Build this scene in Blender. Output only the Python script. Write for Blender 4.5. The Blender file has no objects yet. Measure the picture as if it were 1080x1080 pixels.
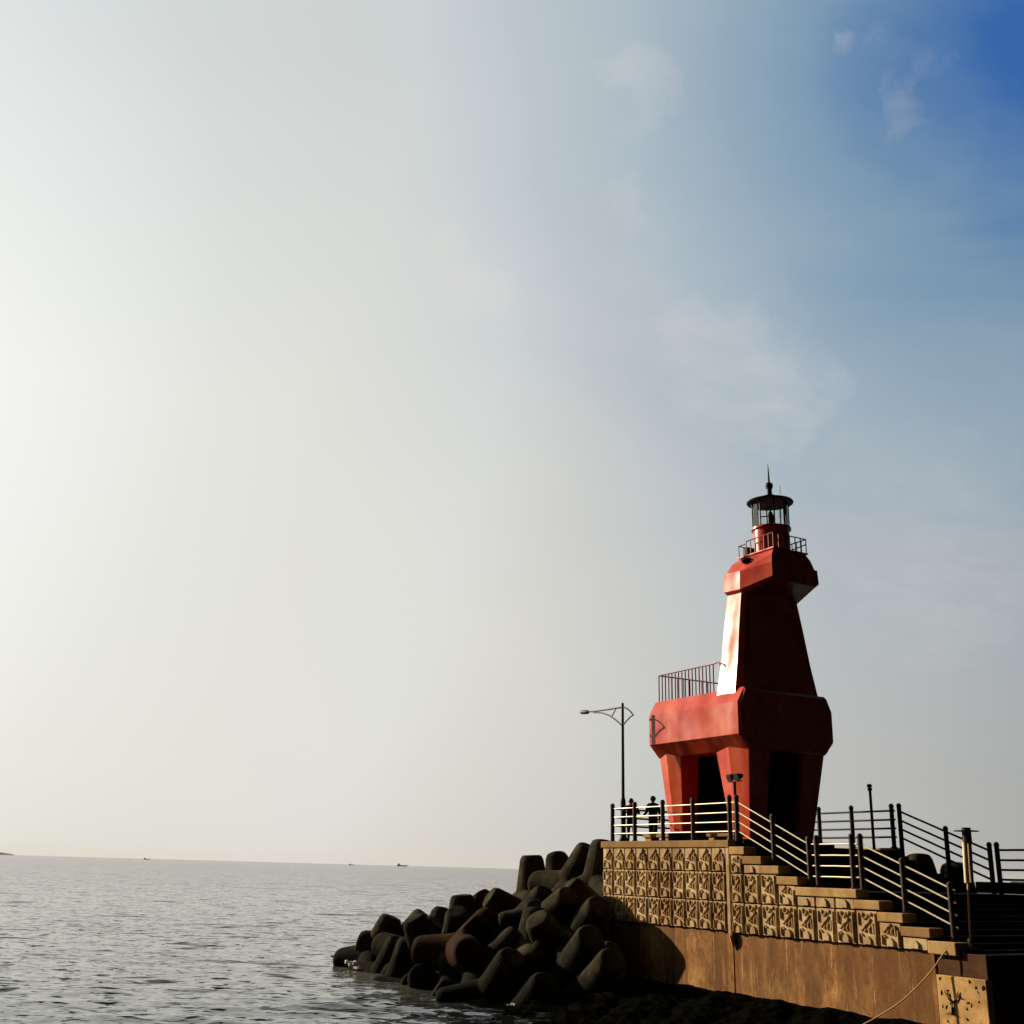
import bpy, bmesh, math, random
import numpy as np
from mathutils import Vector, Matrix
random.seed(7); rng = np.random.default_rng(7)
sc = bpy.context.scene
COL = sc.collection
R = math.radians

# ------------------------------------------------------------------ camera
EYE = Vector((0, 0, 3.5))
pitch, roll = R(17.98), math.atan(.0275)
fwd = Vector((0, math.cos(pitch), math.sin(pitch)))
up0 = Vector((0, -math.sin(pitch), math.cos(pitch)))
rt0 = Vector((1, 0, 0))
rt = rt0*math.cos(roll) + up0*math.sin(roll)
up = up0*math.cos(roll) - rt0*math.sin(roll)
cd = bpy.data.cameras.new('camera'); cam = bpy.data.objects.new('camera', cd); COL.objects.link(cam)
M3 = Matrix((rt, up, -fwd)).transposed()
cam.matrix_world = Matrix.Translation(EYE) @ M3.to_4x4()
cd.sensor_width = 36; cd.lens = 36*1158/1080; cd.clip_end = 60000; cd.clip_start = .1
sc.camera = cam

# pier frame: s runs along the wall towards the camera, t runs inland across the pier
dS = Vector((.4931, -.86995, 0)).normalized(); dT = Vector((-dS.y, dS.x, 0))
ANG = math.atan2(dS.y, dS.x)
O = Vector((3.17, 36.0, 0))
def W(s, t, z): return O + dS*s + dT*t + Vector((0, 0, z))
def ST(p):
    q = p - O
    return Vector((q.dot(dS), q.dot(dT), p.z))

# ------------------------------------------------------------------ materials
def newmat(name):
    m = bpy.data.materials.new(name); m.use_nodes = True
    nt = m.node_tree
    return m, nt, nt.nodes['Principled BSDF']
def node(nt, typ, **kw):
    n = nt.nodes.new(typ)
    for k, v in kw.items():
        if k in n.inputs.keys() if isinstance(k, str) else False: n.inputs[k].default_value = v
        else: setattr(n, k, v)
    return n
def ramp(nt, fac, stops, interp='LINEAR'):
    r = nt.nodes.new('ShaderNodeValToRGB'); r.color_ramp.interpolation = interp
    e = r.color_ramp.elements
    while len(e) < len(stops): e.new(.5)
    for el, (p, c) in zip(e, stops):
        el.position = p; el.color = (*c, 1) if len(c) == 3 else c
    nt.links.new(fac, r.inputs[0]); return r.outputs[0]
def noise(nt, scale, detail=4, rough=.55, stretch=None, coord='Object', dist=0.):
    tc = nt.nodes.new('ShaderNodeTexCoord'); v = tc.outputs[coord]
    if stretch:
        mp = nt.nodes.new('ShaderNodeMapping'); mp.inputs['Scale'].default_value = stretch
        nt.links.new(v, mp.inputs[0]); v = mp.outputs[0]
    n = nt.nodes.new('ShaderNodeTexNoise')
    n.inputs['Scale'].default_value = scale; n.inputs['Detail'].default_value = detail
    n.inputs['Roughness'].default_value = rough; n.inputs['Distortion'].default_value = dist
    nt.links.new(v, n.inputs['Vector']); return n.outputs[0]
def mixc(nt, fac, a, b, blend='MIX'):
    m = nt.nodes.new('ShaderNodeMix'); m.data_type = 'RGBA'; m.blend_type = blend
    for sock, val in ((m.inputs[0], fac), (m.inputs[6], a), (m.inputs[7], b)):
        if isinstance(val, (int, float)): sock.default_value = val
        elif isinstance(val, tuple): sock.default_value = (*val, 1) if len(val) == 3 else val
        else: nt.links.new(val, sock)
    return m.outputs[2]
def mapr(nt, v, a, b, c=0., d=1.):
    m = nt.nodes.new('ShaderNodeMapRange')
    for i, x in enumerate((a, b, c, d)): m.inputs[1+i].default_value = x
    nt.links.new(v, m.inputs[0]); return m.outputs[0]
def bump(nt, bs, h, strength, dist, prev=None):
    b = nt.nodes.new('ShaderNodeBump'); b.inputs['Strength'].default_value = strength; b.inputs['Distance'].default_value = dist
    nt.links.new(h, b.inputs['Height'])
    if prev: nt.links.new(prev, b.inputs['Normal'])
    nt.links.new(b.outputs[0], bs.inputs['Normal']); return b.outputs[0]

def mat_red():
    m, nt, b = newmat('red_paint')
    n1 = noise(nt, 1.1, 5, .6, (1, 1, .6))
    n2 = noise(nt, 6, 6, .65, (1, 1, .25))
    c = ramp(nt, n1, [(.3, (.40, .018, .007)), (.52, (.50, .046, .012)), (.7, (.57, .105, .028))])
    c = mixc(nt, mapr(nt, n2, .55, .78, 0, .45), c, (.40, .07, .03))
    nt.links.new(c, b.inputs['Base Color'])
    rr = mapr(nt, noise(nt, 1.3, 3, .5), .3, .7, .20, .33); nt.links.new(rr, b.inputs['Roughness'])
    b.inputs['Specular IOR Level'].default_value = .42
    b.inputs['Coat Weight'].default_value = .0; b.inputs['Coat Roughness'].default_value = .2
    p = bump(nt, b, noise(nt, .8, 2., .4, (1, 1, .45)), .6, .14)
    bump(nt, b, noise(nt, 40, 3, .5), .10, .01, p)
    return m
def mat_concrete(name, dark, mid, light, streak=False, sc_=2.2, bumpd=.02, rust=None, rough=.9, slab=None):
    m, nt, b = newmat(name)
    n = noise(nt, sc_, 7, .65)
    c = ramp(nt, n, [(.28, dark), (.5, mid), (.72, light)])
    if streak:
        v = noise(nt, 2.4, 6, .62, (1, 1, .2))
        c = mixc(nt, mapr(nt, v, .44, .62, 0, .8), c, (dark[0]*.55, dark[1]*.5, dark[2]*.5))
        v2 = noise(nt, 5.5, 3, .5, (1.2, 1.2, .06), dist=.3)
        c = mixc(nt, mapr(nt, v2, .68, .74, 0, .6), c, (light[0]*1.5, light[1]*1.6, light[2]*2.0))
    if rust:
        v3 = noise(nt, 1.3, 5, .6, (1, 1, .5))
        c = mixc(nt, mapr(nt, v3, .48, .70, 0, .7), c, rust)
    if slab:
        tc = nt.nodes.new('ShaderNodeTexCoord'); mp = nt.nodes.new('ShaderNodeMapping'); mp.inputs['Scale'].default_value = (1/slab[0], 0, 1/slab[1])
        nt.links.new(tc.outputs['Object'], mp.inputs[0]); fl = nt.nodes.new('ShaderNodeVectorMath'); fl.operation = 'FLOOR'; nt.links.new(mp.outputs[0], fl.inputs[0])
        wn_ = nt.nodes.new('ShaderNodeTexWhiteNoise'); nt.links.new(fl.outputs[0], wn_.inputs['Vector'])
        c = mixc(nt, mapr(nt, wn_.outputs[0], 0, 1, 0, slab[2]), c, (dark[0]*.5, dark[1]*.42, dark[2]*.35))
        if slab[1] > 5:
            fr = nt.nodes.new('ShaderNodeVectorMath'); fr.operation = 'FRACTION'; nt.links.new(mp.outputs[0], fr.inputs[0])
            sx = nt.nodes.new('ShaderNodeSeparateXYZ'); nt.links.new(fr.outputs[0], sx.inputs[0])
            ed = mapr(nt, sx.outputs[0], .055, .02, 0, 1); er = mapr(nt, noise(nt, 2.2, 4, .6, (1, 1, .35)), .50, .62, 0, .7)
            mm = nt.nodes.new('ShaderNodeMath'); mm.operation = 'MULTIPLY'; nt.links.new(ed, mm.inputs[0]); nt.links.new(er, mm.inputs[1])
            c = mixc(nt, mm.outputs[0], c, (light[0]*1.4, light[1]*1.6, light[2]*2.2))
            sm_ = nt.nodes.new('ShaderNodeMath'); sm_.operation = 'MULTIPLY'; nt.links.new(mapr(nt, sx.outputs[0], .925, .955, 0, .8), sm_.inputs[0]); nt.links.new(mapr(nt, noise(nt, 1.1, 4, .6, (2, 1, .6)), .48, .60), sm_.inputs[1])
            c = mixc(nt, sm_.outputs[0], c, (.02, .009, .004))          # board seams, filled in places
            gr = noise(nt, 5.5, 7, .72, (1, 1, .55), dist=.5); c = mixc(nt, mapr(nt, gr, .46, .60, 0, .75), c, (.085, .036, .012))
            sp_ = noise(nt, 42, 3, .7); c = mixc(nt, mapr(nt, sp_, .60, .66, 0, .8), c, (.03, .014, .006))      # pitted face
            dr = noise(nt, 4.2, 4, .6, (1, 1, .10), dist=.2)
            tz = nt.nodes.new('ShaderNodeSeparateXYZ'); nt.links.new(tc.outputs['Object'], tz.inputs[0])
            lw = mapr(nt, tz.outputs[2], 1.7, .7, 0, 1); m2 = nt.nodes.new('ShaderNodeMath'); m2.operation = 'MULTIPLY'
            nt.links.new(mapr(nt, dr, .60, .70, 0, .75), m2.inputs[0]); nt.links.new(lw, m2.inputs[1])
            c = mixc(nt, m2.outputs[0], c, (.62, .46, .26))                                        # pale salt runs near the foot
    g = noise(nt, 30, 4, .7)
    c = mixc(nt, mapr(nt, g, .35, .65, .0, .5), c, (mid[0]*.6, mid[1]*.58, mid[2]*.55))
    nt.links.new(c, b.inputs['Base Color']); b.inputs['Roughness'].default_value = rough
    b.inputs['Specular IOR Level'].default_value = .12
    p = bump(nt, b, n, .5, bumpd); bump(nt, b, g, .35, .008, p)
    return m
def mat_plain(name, col, rough=.5, metal=0., spec=.5, var=.3, sc_=8):
    m, nt, b = newmat(name)
    n = noise(nt, sc_, 4, .6)
    c = ramp(nt, n, [(.3, tuple(x*(1-var) for x in col)), (.7, tuple(min(1, x*(1+var)) for x in col))])
    nt.links.new(c, b.inputs['Base Color']); b.inputs['Roughness'].default_value = rough
    b.inputs['Metallic'].default_value = metal; b.inputs['Specular IOR Level'].default_value = spec
    return m
RED = mat_red()
PANEL = mat_concrete('cast_panel_concrete', (.30, .165, .06), (.58, .435, .24), (.72, .58, .36), rust=(.24, .11, .036), slab=(.6, .75, .62))
COPING = mat_concrete('coping_concrete', (.27, .15, .055), (.46, .29, .12), (.58, .40, .18), rust=(.22, .10, .03))
LOWER = mat_concrete('stained_wall_concrete', (.12, .052, .016), (.36, .18, .062), (.58, .34, .13), streak=True, sc_=.9, rust=(.21, .078, .022), slab=(.55, 50., .85))
PALE = mat_concrete('pale_weathered_concrete', (.30, .16, .055), (.50, .30, .115), (.62, .42, .19), streak=False, sc_=3.2, rust=(.10, .045, .02))
DARKC = mat_concrete('dark_brown_concrete', (.03, .014, .008), (.07, .03, .014), (.11, .05, .02), sc_=3)
DECK = mat_concrete('black_deck_concrete', (.004, .0036, .003), (.008, .007, .006), (.013, .011, .009), sc_=2, rough=.9)  # near-black concrete for deck, stairs, plinth and far copings
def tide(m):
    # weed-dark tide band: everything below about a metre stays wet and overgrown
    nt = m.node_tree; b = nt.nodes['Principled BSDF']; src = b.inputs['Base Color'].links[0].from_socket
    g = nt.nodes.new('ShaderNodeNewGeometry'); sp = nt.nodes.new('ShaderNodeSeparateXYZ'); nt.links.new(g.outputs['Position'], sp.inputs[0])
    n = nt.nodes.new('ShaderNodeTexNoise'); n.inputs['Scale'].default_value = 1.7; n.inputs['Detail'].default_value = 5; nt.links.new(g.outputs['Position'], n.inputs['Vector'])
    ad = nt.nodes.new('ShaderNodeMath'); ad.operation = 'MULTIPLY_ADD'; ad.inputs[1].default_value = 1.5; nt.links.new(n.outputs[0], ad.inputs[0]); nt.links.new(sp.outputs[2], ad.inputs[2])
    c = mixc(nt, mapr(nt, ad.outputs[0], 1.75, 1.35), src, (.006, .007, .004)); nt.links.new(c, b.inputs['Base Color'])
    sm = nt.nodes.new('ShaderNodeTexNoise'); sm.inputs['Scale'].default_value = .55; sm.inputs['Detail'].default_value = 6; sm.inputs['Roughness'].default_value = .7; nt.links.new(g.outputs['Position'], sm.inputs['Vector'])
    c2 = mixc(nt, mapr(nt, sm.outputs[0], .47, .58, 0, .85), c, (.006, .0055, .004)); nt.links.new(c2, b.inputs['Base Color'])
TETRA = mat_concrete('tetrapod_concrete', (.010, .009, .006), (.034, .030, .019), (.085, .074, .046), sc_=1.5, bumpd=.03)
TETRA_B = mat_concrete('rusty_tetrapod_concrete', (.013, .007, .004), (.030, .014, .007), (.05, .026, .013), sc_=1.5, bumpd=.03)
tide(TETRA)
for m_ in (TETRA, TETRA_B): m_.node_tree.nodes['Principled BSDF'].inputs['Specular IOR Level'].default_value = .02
ROCK = mat_concrete('black_rock', (.0015, .0015, .0012), (.003, .003, .002), (.006, .0055, .004), sc_=3, bumpd=.03, rough=.95)
STEEL = mat_plain('weathered_steel_rail', (.56, .47, .33), .42, .35, .4, .15, 20)
DARKM = mat_plain('dark_painted_metal', (.006, .0055, .005), .55, .0, .15, .3)
POSTM = mat_plain('brown_painted_post', (.026, .009, .006), .5, .0, .2, .3)
REDM = mat_plain('red_painted_rail', (.10, .010, .009), .5, .0, .3, .2)
CORE = mat_plain('dark_steel_core', (.002, .002, .0024), .9, .0, .0, .3)
CREAM = mat_plain('cream_wrap', (.62, .50, .33), .7, 0, .3, .2, 14)
WHITE = mat_plain('white_plastic', (.75, .72, .62), .5, 0, .4, .1)
ROPE = mat_plain('tan_rope', (.42, .26, .11), .85, 0, .2, .25, 40)
FOAM = mat_plain('sea_foam', (.85, .86, .84), .6, 0, .4, .06)
ISLE = mat_plain('island_slope', (.07, .085, .06), .95, 0, .1, .3, .004)
SHIP = mat_plain('ship_paint', (.16, .15, .15), .6, 0, .3, .2, .1)
SHIPW = mat_plain('ship_white', (.6, .6, .58), .6, 0, .3, .1, .1)
SKIN = mat_plain('skin', (.38, .21, .14), .5, 0, .4, .08)
HAIR = mat_plain('dark_hair', (.012, .010, .009), .5, 0, .4, .2)
CLOTH1 = mat_plain('charcoal_jacket', (.018, .017, .019), .9, 0, .1, .25)
CLOTH2 = mat_plain('navy_coat', (.012, .013, .02), .9, 0, .1, .25)
TROUS = mat_plain('black_trousers', (.012, .012, .013), .9, 0, .1, .25)
def mat_glass():
    m, nt, b = newmat('lantern_glass')
    nt.nodes.remove(b)
    out = nt.nodes['Material Output']
    tr = nt.nodes.new('ShaderNodeBsdfTransparent'); tr.inputs[0].default_value = (.92, .94, .93, 1)
    gl = nt.nodes.new('ShaderNodeBsdfGlossy'); gl.inputs['Roughness'].default_value = .06
    fr = nt.nodes.new('ShaderNodeFresnel'); fr.inputs[0].default_value = 1.5
    mx = nt.nodes.new('ShaderNodeMixShader')
    nt.links.new(fr.outputs[0], mx.inputs[0]); nt.links.new(tr.outputs[0], mx.inputs[1]); nt.links.new(gl.outputs[0], mx.inputs[2])
    nt.links.new(mx.outputs[0], out.inputs[0]); return m
GLASS = mat_glass()
def mat_water():
    m, nt, b = newmat('sea_water')
    pass
    b.inputs['Roughness'].default_value = .08; b.inputs['IOR'].default_value = 1.42; b.inputs['Specular IOR Level'].default_value = .9
    g = nt.nodes.new('ShaderNodeNewGeometry'); acc = g.outputs['Normal']
    # brightness put into colour: pale seaward, near black where bounce would light the lighthouse
    dp = nt.nodes.new('ShaderNodeVectorMath'); dp.operation = 'DOT_PRODUCT'; dp.inputs[1].default_value = dS; nt.links.new(g.outputs['Position'], dp.inputs[0])
    q = mapr(nt, dp.outputs['Value'], O.dot(dS)-5, O.dot(dS)+3)
    nt.links.new(mixc(nt, q, (.085, .088, .076), (.006, .008, .009)), b.inputs['Base Color'])
    ln = nt.nodes.new('ShaderNodeVectorMath'); ln.operation = 'LENGTH'; nt.links.new(g.outputs['Position'], ln.inputs[0])
    off = mapr(nt, ln.outputs['Value'], 25, 200, .32, 1.6)   # sheltered near the pier, choppier offshore
    def slope(scale, stretch, detail, k):
        mp = nt.nodes.new('ShaderNodeMapping'); mp.inputs['Scale'].default_value = stretch; mp.inputs['Rotation'].default_value = (0, 0, R(12))
        nt.links.new(g.outputs['Position'], mp.inputs[0])
        n = nt.nodes.new('ShaderNodeTexNoise'); n.inputs['Scale'].default_value = scale; n.inputs['Detail'].default_value = detail
        nt.links.new(mp.outputs[0], n.inputs['Vector'])
        sb = nt.nodes.new('ShaderNodeVectorMath'); sb.operation = 'SUBTRACT'; sb.inputs[1].default_value = (.5, .5, .5); nt.links.new(n.outputs['Color'], sb.inputs[0])
        ml = nt.nodes.new('ShaderNodeVectorMath'); ml.operation = 'MULTIPLY'; ml.inputs[1].default_value = (k, k, 0); nt.links.new(sb.outputs[0], ml.inputs[0])
        return ml.outputs[0]
    def crest(scale, lo, hi, k):
        # steep little faces that lean towards the shore
        mp = nt.nodes.new('ShaderNodeMapping'); mp.inputs['Scale'].default_value = (.8, 1.7, 1); mp.inputs['Rotation'].default_value = (0, 0, R(8))
        nt.links.new(g.outputs['Position'], mp.inputs[0])
        n = nt.nodes.new('ShaderNodeTexNoise'); n.inputs['Scale'].default_value = scale; n.inputs['Detail'].default_value = 2; n.inputs['Distortion'].default_value = .4
        nt.links.new(mp.outputs[0], n.inputs['Vector'])
        mk = mapr(nt, n.outputs[0], lo, hi, 0, k); cb = nt.nodes.new('ShaderNodeCombineXYZ')
        m1 = nt.nodes.new('ShaderNodeMath'); m1.operation = 'MULTIPLY'; m1.inputs[1].default_value = -1; nt.links.new(mk, m1.inputs[0]); nt.links.new(m1.outputs[0], cb.inputs[1])
        return cb.outputs[0]
    def scaled(v):
        sl = nt.nodes.new('ShaderNodeVectorMath'); sl.operation = 'SCALE'; nt.links.new(v, sl.inputs[0]); nt.links.new(off, sl.inputs['Scale']); return sl.outputs[0]
    for v in (scaled(slope(1.6, (.6, 1.25, 1), 3, .45)), scaled(slope(7., (.7, 1.2, 1), 3, .6)), crest(2.6, .60, .67, .8), crest(1.2, .62, .68, .7), crest(.45, .63, .70, .5), crest(.16, .62, .72, .35)):
        a = nt.nodes.new('ShaderNodeVectorMath'); a.operation = 'ADD'; nt.links.new(acc, a.inputs[0]); nt.links.new(v, a.inputs[1]); acc = a.outputs[0]
    n = nt.nodes.new('ShaderNodeVectorMath'); n.operation = 'NORMALIZE'; nt.links.new(acc, n.inputs[0]); nt.links.new(n.outputs[0], b.inputs['Normal'])
    return m
WATER = mat_water()

def per_block(m, amt, tone):
    nt = m.node_tree; b = nt.nodes['Principled BSDF']; src = b.inputs['Base Color'].links[0].from_socket
    oi = nt.nodes.new('ShaderNodeObjectInfo'); nt.links.new(mixc(nt, mapr(nt, oi.outputs['Random'], .1, 1, 0, amt), src, tone), b.inputs['Base Color'])
per_block(COPING, .75, (.16, .085, .030))
ROCK.node_tree.nodes['Principled BSDF'].inputs['Specular IOR Level'].default_value = 0
# ------------------------------------------------------------------ mesh helpers
class MB:
    """collects shapes given in (s, t, z) or world coordinates into one mesh"""
    def __init__(self): self.bm = bmesh.new()
    def poly(self, pts): return [self.bm.verts.new(p) for p in pts]
    def box(self, a0, a1, b0, b1, c0, c1, bev=0.):
        v = self.poly([(x, y, z) for z in (c0, c1) for y in (b0, b1) for x in (a0, a1)])
        fs = [self.bm.faces.new([v[i] for i in q]) for q in ((0, 2, 3, 1), (4, 5, 7, 6), (0, 1, 5, 4), (2, 6, 7, 3), (0, 4, 6, 2), (1, 3, 7, 5))]
        if bev > 0:
            es = {e for f in fs for e in f.edges}
            bmesh.ops.bevel(self.bm, geom=list(es), offset=bev, segments=2, affect='EDGES', profile=.5)
        return self
    def loft(self, rings, cap=True):
        vs = [self.poly(r) for r in rings]; n = len(vs[0])
        for a, b in zip(vs, vs[1:]):
            for i in range(n):
                j = (i+1) % n
                self.bm.faces.new((a[i], a[j], b[j], b[i]))
        if cap:
            self.bm.faces.new(vs[0][::-1]); self.bm.faces.new(vs[-1])
        return self
    def tube(self, p, q, r0, r1=None, n=10, cap=True):
        p, q = Vector(p), Vector(q); r1 = r0 if r1 is None else r1
        ax = (q-p).normalized(); x = ax.orthogonal().normalized(); y = ax.cross(x)
        def ring(c, r): return [c + (x*math.cos(6.28318*i/n) + y*math.sin(6.28318*i/n))*r for i in range(n)]
        return self.loft([ring(p, r0), ring(q, r1)], cap)
    def path(self, pts, r, n=8):
        pts = [Vector(p) for p in pts]; rings = []
        x = (pts[1]-pts[0]).orthogonal().normalized()
        for i, c in enumerate(pts):
            ax = (pts[min(i+1, len(pts)-1)] - pts[max(i-1, 0)]).normalized()
            x = (x - ax*x.dot(ax)).normalized(); y = ax.cross(x)
            rr = r[i] if isinstance(r, (list, tuple)) else r
            rings.append([c + (x*math.cos(6.28318*k/n) + y*math.sin(6.28318*k/n))*rr for k in range(n)])
        return self.loft(rings)
    def lathe(self, c, prof, n=24):
        c = Vector(c)
        return self.loft([[c + Vector((math.cos(6.28318*k/n)*r, math.sin(6.28318*k/n)*r, z)) for k in range(n)] for r, z in prof])
    def ball(self, c, r, seg=14, scale=(1, 1, 1)):
        m = Matrix.Translation(c) @ Matrix.Diagonal((r*scale[0], r*scale[1], r*scale[2], 1))
        bmesh.ops.create_uvsphere(self.bm, u_segments=seg, v_segments=max(6, seg*2//3), radius=1, matrix=m); return self
    def build(self, name, mat, root=None, base=(0, 0, 0), smooth=False):
        bm = self.bm
        bmesh.ops.recalc_face_normals(bm, faces=bm.faces)
        bmesh.ops.translate(bm, vec=-Vector(base), verts=bm.verts)
        me = bpy.data.meshes.new(name); bm.to_mesh(me); bm.free()
        if smooth:
            for p in me.polygons: p.use_smooth = True
            try: me.set_sharp_from_angle(angle=R(38))
            except Exception: pass
        me.materials.append(mat)
        o = bpy.data.objects.new(name, me); COL.objects.link(o)
        if root: o.parent = root
        return o
def tag(o, label=None, cat=None, group=None, kind=None):
    if label: o['label'] = label
    if cat: o['category'] = cat
    if group: o['group'] = group
    if kind: o['kind'] = kind
    return o
class Thing:
    """an Empty at the thing's base, turned into the pier frame; parts are given in absolute (s, t, z)"""
    def __init__(self, name, base, label, cat, group=None, pier=True):
        self.base = Vector(base)
        o = bpy.data.objects.new(name, None); COL.objects.link(o); o.empty_display_size = .3
        if pier: o.location = W(*base); o.rotation_euler = (0, 0, ANG)
        else: o.location = base
        self.o = tag(o, label, cat, group)
    def part(self, name, mb, mat, parent=None, smooth=False):
        return mb.build(name, mat, parent or self.o, self.base, smooth)

# ------------------------------------------------------------------ pier
Z_DECK = 4.30
STEPS = [(6.0, 6.5, 4.21), (6.5, 7.14, 3.97), (7.14, 7.77, 3.74), (7.77, 8.42, 3.49), (8.42, 10.31, 3.25),
         (10.31, 10.98, 3.02), (10.98, 11.62, 2.78), (11.62, 12.32, 2.51), (12.32, 12.95, 2.26)]
PW = 6.7
pier = Thing('stone_pier', (6.8, 3.35, 0), 'stepped concrete pier with patterned panels and stained lower wall, carrying the red lighthouse', 'pier')
b = MB(); b.box(.02, 5.96, .14, PW-.14, -2, Z_DECK, 0)
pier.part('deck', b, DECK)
b = MB()
for s0, s1, z in STEPS:
    b.box(s0+.003, (s0+s1)/2, .14, PW-.14, -2.0, z-.06)
    b.box((s0+s1)/2+.003, s1, .14, PW-.14, -2.0, z-.06 if s1-s0 > 1 else z-.175)
b.box(12.953, 13.66, .14, PW-.14, -2.0, 2.03)
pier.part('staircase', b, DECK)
# lower stained wall in two lengths with an open joint
b = MB(); b.box(0.0, 5.95, 0, .135, -2, 2.06); b.box(5.99, 12.40, 0.012, .135, -2, 2.03)
pier.part('lower_wall', b, LOWER)
b = MB(); b.box(12.47, 13.7, .02, .135, 1.60, 2.06, .012); pier.part('dark_band', b, DARKC)  # darker brown band along the top of the end block
b = MB(); b.box(12.47, 13.7, -.06, .135, -2, 1.597, .015); blk = pier.part('end_block', b, PALE)
# dark weed growing out of the pale end block
b = MB()
def stalk(p, q, r): b.path([(p[0], -.075, p[1]), ((p[0]+q[0])/2+random.uniform(-.02, .02), -.085, (p[1]+q[1])/2), (q[0], -.08, q[1])], [r, r*.9, r*.5], 5)
for p, q, r in [((12.82, .85), (12.84, 1.08), .02), ((12.84, 1.08), (12.72, 1.22), .018), ((12.84, 1.08), (12.98, 1.2), .018), ((12.98, 1.2), (13.02, 1.32), .014),
                ((12.82, .9), (12.7, .86), .014), ((12.82, .88), (12.96, .84), .014), ((12.72, 1.22), (12.68, 1.32), .012), ((12.98, 1.2), (13.1, 1.2), .012)]: stalk(p, q, r)
for k in range(30):
    s = random.uniform(12.52, 13.62); z = random.uniform(.5, 1.54); a = random.gauss(1.3, .6); l = random.uniform(.04, .13)
    b.path([(s, -.062, z), (s+l*.5*math.cos(a)+random.uniform(-.02, .02), -.066, z+l*.5*math.sin(a)), (s+l*math.cos(a), -.062, z+l*math.sin(a))], [.004, random.uniform(.008, .02), .004], 5)
pier.part('weed', b, DARKC, blk)['kind'] = 'stuff'
b = MB(); b.box(13.663, 13.7, .138, PW-.14, -2, 2.05); b.box(13.66, 13.705, .14, PW-.14, 1.9, 2.06, .01)
pier.part('end_wall', b, DARKC)
b = MB(); b.box(-.0, .136, .138, PW-.14, -2, 4.19); pier.part('sea_end_wall', b, LOWER)
b = MB(); b.box(0, 5.96, PW-.135, PW, -2, 4.19); b.box(5.963, 8.4, PW-.135, PW, -2, 3.3); b.box(8.403, 13.7, PW-.135, PW, -2, 2.0); pier.part('back_wall', b, LOWER)
# copings (each block a part)
def coping(s0, s1, z, h=.19, t0=-.085, t1=.36, m=COPING):
    b = MB(); b.box(s0, s1, t0, t1, z-h, z, .018); return pier.part('coping', b, m)
coping(-.05, 5.985, 4.38)
for i, (s0, s1, z) in enumerate(STEPS): coping(s0+.005 if i else 6.0, s1+.10, z, .20 if i < 8 else .26)
b = MB(); b.box(-.05, .30, .363, PW-.05, 4.19, 4.38, .018); pier.part('coping', b, COPING)
b = MB(); b.box(.303, 5.96, PW-.30, PW+.05, 4.19, 4.38, .018); pier.part('coping', b, COPING)
b = MB(); b.box(8.6, 10.6, PW-.30, PW+.05, 3.2, 3.49, .018); pier.part('coping', b, DECK)
b = MB(); b.box(9.7, 10.6, PW-.28, PW+.03, 3.493, 3.52, .006); pier.part('coping', b, COPING)
b = MB(); b.box(10.603, 13.3, PW-.30, PW+.05, 2.0, 2.45, .018); pier.part('coping', b, DECK)
# relief panels
def ribbon(b, pts, w, t0, t1):
    for (x0, z0), (x1, z1) in zip(pts, pts[1:]):
        dx, dz = x1-x0, z1-z0; L = math.hypot(dx, dz) or 1; nx, nz = -dz/L*w/2, dx/L*w/2
        e = .12*w; ex, ez = dx/L*e, dz/L*e
        q = [(x0-nx-ex, z0-nz-ez), (x1-nx+ex, z1-nz+ez), (x1+nx+ex, z1+nz+ez), (x0+nx-ex, z0+nz-ez)]
        q2 = [(x0-nx*.55, z0-nz*.55), (x1-nx*.55, z1-nz*.55), (x1+nx*.55, z1+nz*.55), (x0+nx*.55, z0+nz*.55)]
        b.loft([[(x, t0, z) for x, z in q], [(x, t1, z) for x, z in q2]])
def relief_panel(b, s0, s1, z0, z1, full=True):
    g = random.uniform(.018, .026)
    T = -.045 - random.uniform(0, .008)
    b.box(s0+g, s1-g, T, .05, z0+g*.7, z1-g*.7, .007)
    w, h = s1-s0, z1-z0
    X = lambda u: s0 + u*w + random.uniform(-.008, .008)
    Z = lambda v: z0 + v*.75 + random.uniform(-.008, .008)
    fz = T-random.uniform(.034, .050)
    n = 9; cu = .5+random.uniform(-.02, .02); ah = random.uniform(.11, .15)
    arch = [(X(cu-.17), z0+g+.004)] + [(s0+w*(cu-.17*math.cos(math.pi*k/n)), z0+.09+ah*math.sin(math.pi*k/n)) for k in range(n+1)] + [(X(cu+.17), z0+g+.004)]
    cx, cz = s0+w*cu, z0+.10
    b.loft([[(x, T+.002, z) for x, z in arch], [(cx+(x-cx)*.84, fz, cz+(z-cz)*.88) for x, z in arch]])
    if h < .4: return
    mx = (h-.03)/.75
    def cl(pts): return [(X(u), Z(v)) for u, v in pts if v <= mx]
    strokes = [([(.34, .95), (.29, .86), (.36, .78), (.47, .80), (.55, .90)], .040),       # hook
               ([(.22, .44), (.34, .50), (.44, .60), (.56, .66), (.66, .78)], .042),        # slanting arm
               ([(.60, .38), (.58, .48), (.66, .58)], .036), ([(.77, .34), (.78, .48), (.76, .64)], .034),
               ([(.38, .40), (.46, .48)], .032), ([(.23, .34), (.30, .28)], .034), ([(.66, .86), (.72, .95)], .032),
               ([(.88, .05), (.88, .5), (.885, .93)], .036), ([(.13, .08), (.125, .34)], .034), ([(.12, .58), (.125, .92)], .030)]
    for st, wd in strokes:
        p = cl(st)
        if len(p) > 1: ribbon(b, p, wd, T+.002, fz)
b = MB()
zs = [4.19, 3.565, 2.82, 2.07]
ws = np.linspace(0.02, 5.82, 11)
for zt, zb in zip(zs, zs[1:]):
    for a, c in zip(ws, ws[1:]): relief_panel(b, a, c, zb, zt)
b.box(5.84, 5.96, -.062, .05, 2.02, 4.188, .01)
pier.part('panel_facing', b, PANEL)
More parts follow.
